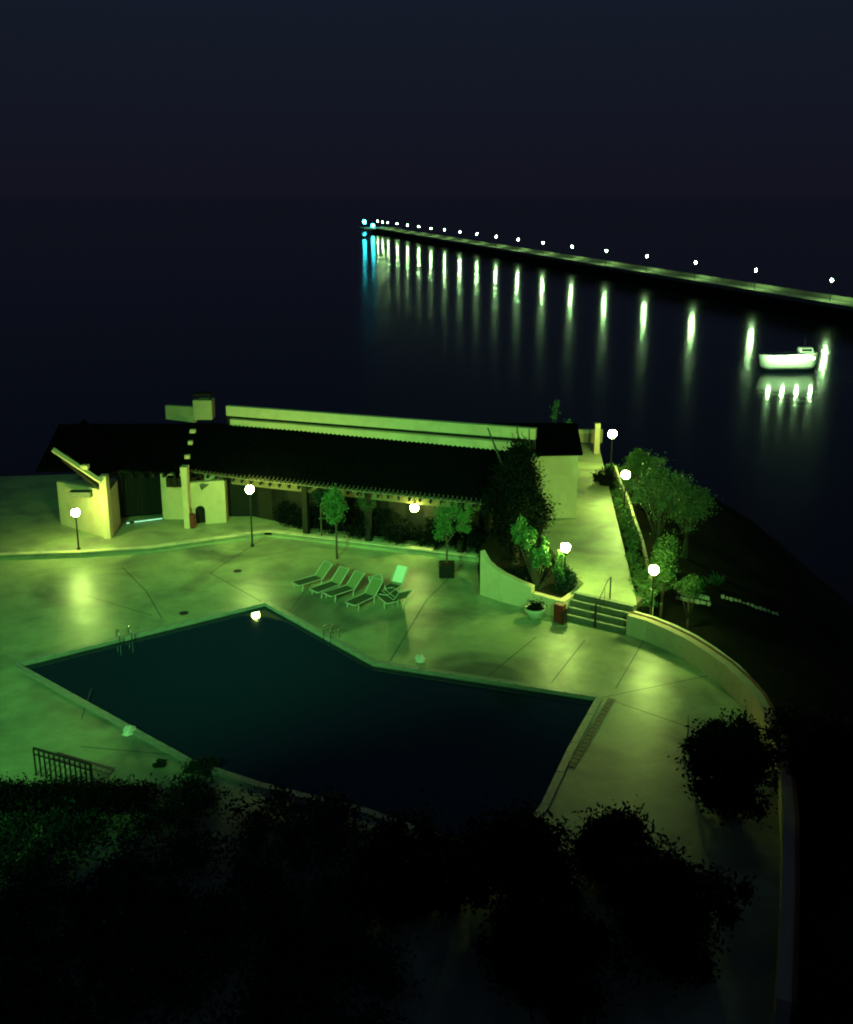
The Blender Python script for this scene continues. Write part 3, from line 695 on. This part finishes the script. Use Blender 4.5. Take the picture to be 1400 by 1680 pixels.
# lit feathery shrubs by the bed lamp
cl = []
for k in range(26):
    s = random.random(); p = D(850+75*s+random.uniform(-14,14), 862+80*s+random.uniform(-16,22), 39.4+random.uniform(-.2,.5)); cl.append((p[0]-4.6,p[1]-39.6,p[2]-.6,random.uniform(.09,.2)))
sh = thing('feathery_shrub', 'brightly lit feathery shrub left of the lamp in the planting bed', 'shrub', (4.6,39.6,.6))
mbs = MB()
for q in cl: mbs.tube([(0,0,-.1),(q[0]*.6,q[1]*.6,q[2]*.6),(q[0],q[1],q[2])], [.02,.014,.006], 4)
mbs.build('stems', M['bark'], sh)['label'] = 'thin bare stems'
leaves('foliage', M['leafy'], cl, 120, .07, sh, smear=(.8,.8,1.5), drop=1.5)
sh = thing('bed_shrub', 'dark rounded shrub at the foot of the lamp in the bed', 'shrub', (5.75,39.35,.6))
MB().tube([(0,0,-.1),(0,0,.5)], .03, 5).build('stem', M['bark'], sh); leaves('foliage', M['hedge'], crown_clumps((0,0,.55),.42,.6,26,.12,.22), 110, .05, sh)
sh = thing('low_shrub', 'low dark shrub filling the bed behind the garden wall steps', 'shrub', (4.2,40.2,.6))
MB().tube([(0,0,-.1),(0,0,.3)], .03, 5).build('stem', M['bark'], sh); leaves('foliage', M['darkleaf'], crown_clumps((.1,.5,.2),1.1,.25,60,.15,.22,ry=.6), 130, .06, sh)
# shrubs along the portico
ph = thing('portico_hedge', 'long black hedge filling the portico behind the slim tree', 'hedge', (-3,46.4,.24))
cl = []
for k in range(170):
    s = random.random(); x = -7.6+s*10.0; y = 49.0-s*4.0+random.uniform(-.1,.35); cl.append((x+3, y-46.4, random.uniform(.1,1.15)*(1+.3*math.sin(x*2.1)), random.uniform(.2,.32)))
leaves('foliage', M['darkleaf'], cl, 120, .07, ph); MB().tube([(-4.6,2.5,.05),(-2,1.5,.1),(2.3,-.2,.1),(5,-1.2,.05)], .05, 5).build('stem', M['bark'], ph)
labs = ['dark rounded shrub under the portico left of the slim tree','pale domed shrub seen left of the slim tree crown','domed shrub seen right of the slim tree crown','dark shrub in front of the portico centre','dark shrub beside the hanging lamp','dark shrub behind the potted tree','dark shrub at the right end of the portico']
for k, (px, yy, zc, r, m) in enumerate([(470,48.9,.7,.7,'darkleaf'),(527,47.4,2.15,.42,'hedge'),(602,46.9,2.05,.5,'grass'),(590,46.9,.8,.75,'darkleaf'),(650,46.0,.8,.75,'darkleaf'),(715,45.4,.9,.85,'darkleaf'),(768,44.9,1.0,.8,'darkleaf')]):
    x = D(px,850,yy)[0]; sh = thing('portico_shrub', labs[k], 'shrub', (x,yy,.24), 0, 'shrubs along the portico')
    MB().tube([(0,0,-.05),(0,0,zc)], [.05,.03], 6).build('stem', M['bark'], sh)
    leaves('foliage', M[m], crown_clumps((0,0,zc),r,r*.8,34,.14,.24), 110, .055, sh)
# olive and bushes right of the path
def T(px, py, y, *a, **k): 
    p = D(px,py,y); return p
p = D(1092,812,45.5); z0 = gz(p[0],46.5)
tree('olive_tree', 'large spreading grey-green olive tree lit by the path lamps', (p[0],46.5,z0), 1.0, p[2]-z0, 1.5, 1.5, 90, .16,.42, 120, .055, M['olive'], M['bark'], .14, ry=1.3)
p = D(1130,825,47.5); z0 = gz(p[0],47.5)
tree('olive_tree', 'dimmer olive tree spreading right of the lit one above the dark slope', (p[0],47.5,z0), 1.0, p[2]-z0, 1.3, 1.3, 60, .16,.4, 105, .055, M['olive'], M['bark'], .12)
p = D(1052,768,54.5); z0 = gz(p[0],55.5)
tree('path_tree', 'small tree just below and right of the farthest path lamp', (p[0],55.5,z0), .8, p[2]-z0, .95, .7, 36, .2,.35, 180, .06, M['leaf'], M['bark'], .1)
p = D(996,766,54.5)
tree('dark_bush', 'black bush between the two upper path lamps', (p[0],54.5,.5), .2, .6, .5, .7, 22, .2,.3, 180, .06, M['darkleaf'], M['bark'], .05, cat='bush')
p = D(1090,922,39.5); z0 = gz(p[0],39.5)
tree('lamp_bush', 'rounded bush glowing behind the lamp at the near end of the strip', (p[0],39.5,z0), .8, p[2]-z0, .6, 1.15, 32, .2,.34, 200, .055, M['leaf'], M['bark'], .07, cat='bush')
p = D(1133,962,38.6); z0 = gz(p[0],38.6)
tree('low_bush', 'low lit bush above the rubble edging on the slope', (p[0],38.6,z0), .4, p[2]-z0, .55, .35, 18, .15,.25, 170, .05, M['leaf'], M['bark'], .05, cat='bush')
p = hit(1175,962)
ag = thing('agave', 'spiky agave on the dark slope right of the lamps', 'agave', (p[0],p[1],gz(p[0],p[1])))
for k in range(17):
    a = k*2.4; e = .5+.6*random.random(); L = random.uniform(.55,.85); w = .07
    dx, dy = math.cos(a)*math.cos(e), math.sin(a)*math.cos(e); dz = math.sin(e); q = (-math.sin(a)*w, math.cos(a)*w)
    MB().add([(q[0]*.6,q[1]*.6,.1),(-q[0]*.6,-q[1]*.6,.1),(dx*L*.5-q[0],dy*L*.5-q[1],.1+dz*L*.55),(dx*L,dy*L,.1+dz*L*.9),(dx*L*.5+q[0],dy*L*.5+q[1],.1+dz*L*.55),(dx*L*.3,dy*L*.3,dz*L*.22)], [(0,5,4),(0,1,5),(1,2,5),(5,2,3),(5,3,4)]).build('leaf', M['leaf'], ag)
# rubble edging stones
re = thing('rubble_edging', 'rough pale rubble edging stones on the slope under the low bush', 'edging')
sm = None
for k in range(34):
    if k < 20: px, py = 1112+(k%10)*5.6+random.uniform(-1,1), 974+(k//10)*9+(k%10)*1.1
    else: px, py = 1186+(k-20)*6.8, 981+(k-20)*2.25+random.uniform(-.6,.6)
    p = hit(px, py); p = (p[0], p[1], p[2]+.08)
    if sm is None:
        mb = MB().box((0,0,0),(.15,.15,.17), 0, .8); mb.v = [(x+random.uniform(-.02,.02),y+random.uniform(-.02,.02),z+random.uniform(-.02,.02)) for x,y,z in mb.v]
        sm = mb.build('stone', M['stone'], re, bevel=.02); o = sm
    else: o = sm.copy(); COL.objects.link(o)
    o.location = p; o.rotation_euler = (random.uniform(-.2,.2),random.uniform(-.2,.2),random.uniform(0,3)); s = random.uniform(.75,1.2); o.scale = (s,s,s)
# slender branch tips near the end of the roof
p = D(912,672,52); t = thing('young_cypress', 'thin young tree whose lit tip shows above the end roof', 'tree', (p[0],52,2.5))
MB().tube([(0,0,-3),(0,0,p[2]-2.5)], [.05,.02], 6).build('trunk', M['bark'], t); leaves('crown', M['leafy'], [(0,0,p[2]-2.5,.22),(.05,0,p[2]-2.2,.18),(-.05,0,p[2]-2.9,.16),(.75,.1,p[2]-3.3,.18),(.5,.1,p[2]-3.6,.15)], 60, .07, t)

# dark planting along the near side of the pool and the hotel
cl = []
for k in range(330):
    px = random.uniform(-40,640); py = 1300+random.uniform(0,400)+max(0,(px-300))*.09
    if px < 250: py = max(py, 1312)
    p = G(px,py); cl.append((p[0],p[1],random.uniform(.05,.45),random.uniform(.3,.6)))
tag(leaves('ground_cover', M['hedge'], cl, 160, .075, smear=(1,1,.7)), 'dark teal ground cover filling the foreground below the pool', 'ground cover', kind='stuff')
hg = thing('crenelated_hedge', 'black clipped hedge with bumps along its top at the lower left', 'hedge', (-9.6,25.0,0))
cl = []
for k in range(60):
    px = -20+k*4.4; p = G(px, 1318+ (8 if (k//5)%2 else -12)*1.0, .3); cl.append((p[0]+9.6,p[1]-25.0,.25+(.35 if (k//5)%2 else .1),.34))
leaves('foliage', M['darkleaf'], cl, 220, .06, hg); MB().tube([(-3,0,.05),(0,.2,.1)], .04, 5).build('stem', M['bark'], hg)
rl = thing('terrace_railing', 'black metal railing at the lower left corner of the deck', 'railing', (0,0,0))
a = Vector(G(153,1300,0)); b = Vector(G(60,1272,0)); L = (b-a).length
MB().tube([a+Vector((0,0,.92)), b+Vector((0,0,.92))], .04, 6).build('top_rail', M['metal'], rl); MB().tube([a+Vector((0,0,.72)), b+Vector((0,0,.72))], .025, 6).build('lower_rail', M['metal'], rl)
for k in range(12):
    p = a.lerp(b, k/11); MB().tube([p, p+Vector((0,0,.92))], .028 if k else .045, 6).build('baluster' if k else 'post', M['metal'], rl)
# shrubs on the near pool edge
for k, (px,py,s,lab) in enumerate([(330,1262,.35,'small dark shrub at the corner of the near pool edge'),(262,1256,.12,'tiny dark tuft on the lower left deck')]):
    q = G(px,py); sh = thing('edge_shrub', lab, 'shrub', q); leaves('foliage', M['hedge'], crown_clumps((0,0,s*.5),s*1.6,s*.5,14,s*.3,s*.6), 80, .05, sh); MB().tube([(0,0,0),(0,0,s*.5)], .02, 5).build('stem', M['bark'], sh)
# black trees in the lower right foreground
for k, (px,py,zc,rx,rz,lab) in enumerate([(1185,1335,1.5,1.25,1.5,'black leafy tree at the lower right inside the curved parapet'),(1090,1560,1.2,1.6,1.3,'black bush in the foreground below the right end of the pool'),(1345,1300,1.6,1.5,1.9,'black tree outside the parapet at the right'),(900,1600,.8,1.8,.9,'wide black bush in the foreground under the pool'),(860,1455,.9,1.5,.9,'black bush hiding the near corner of the pool'),(700,1480,.9,1.6,.9,'black bush along the near edge of the pool'),(1010,1430,.7,1.0,.7,'small black bush right of the near pool corner')]):
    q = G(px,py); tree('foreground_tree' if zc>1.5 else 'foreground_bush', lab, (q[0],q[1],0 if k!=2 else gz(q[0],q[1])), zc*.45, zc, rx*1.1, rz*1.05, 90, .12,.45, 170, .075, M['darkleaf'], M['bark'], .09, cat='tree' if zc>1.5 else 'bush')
sp = thing('bare_sapling', 'thin pale bare sapling standing on the dark right side of the deck', 'sapling', G(1121,1250))
MB().tube([(0,0,0),(.05,0,.5),(.09,0,1.0),(.05,0,1.6)], [.035,.03,.025,.01], 6).build('trunk', M['palebark'], sp); MB().tube([(.05,0,.5),(-.07,0,.8)], [.015,.006], 5).build('twig', M['palebark'], sp)
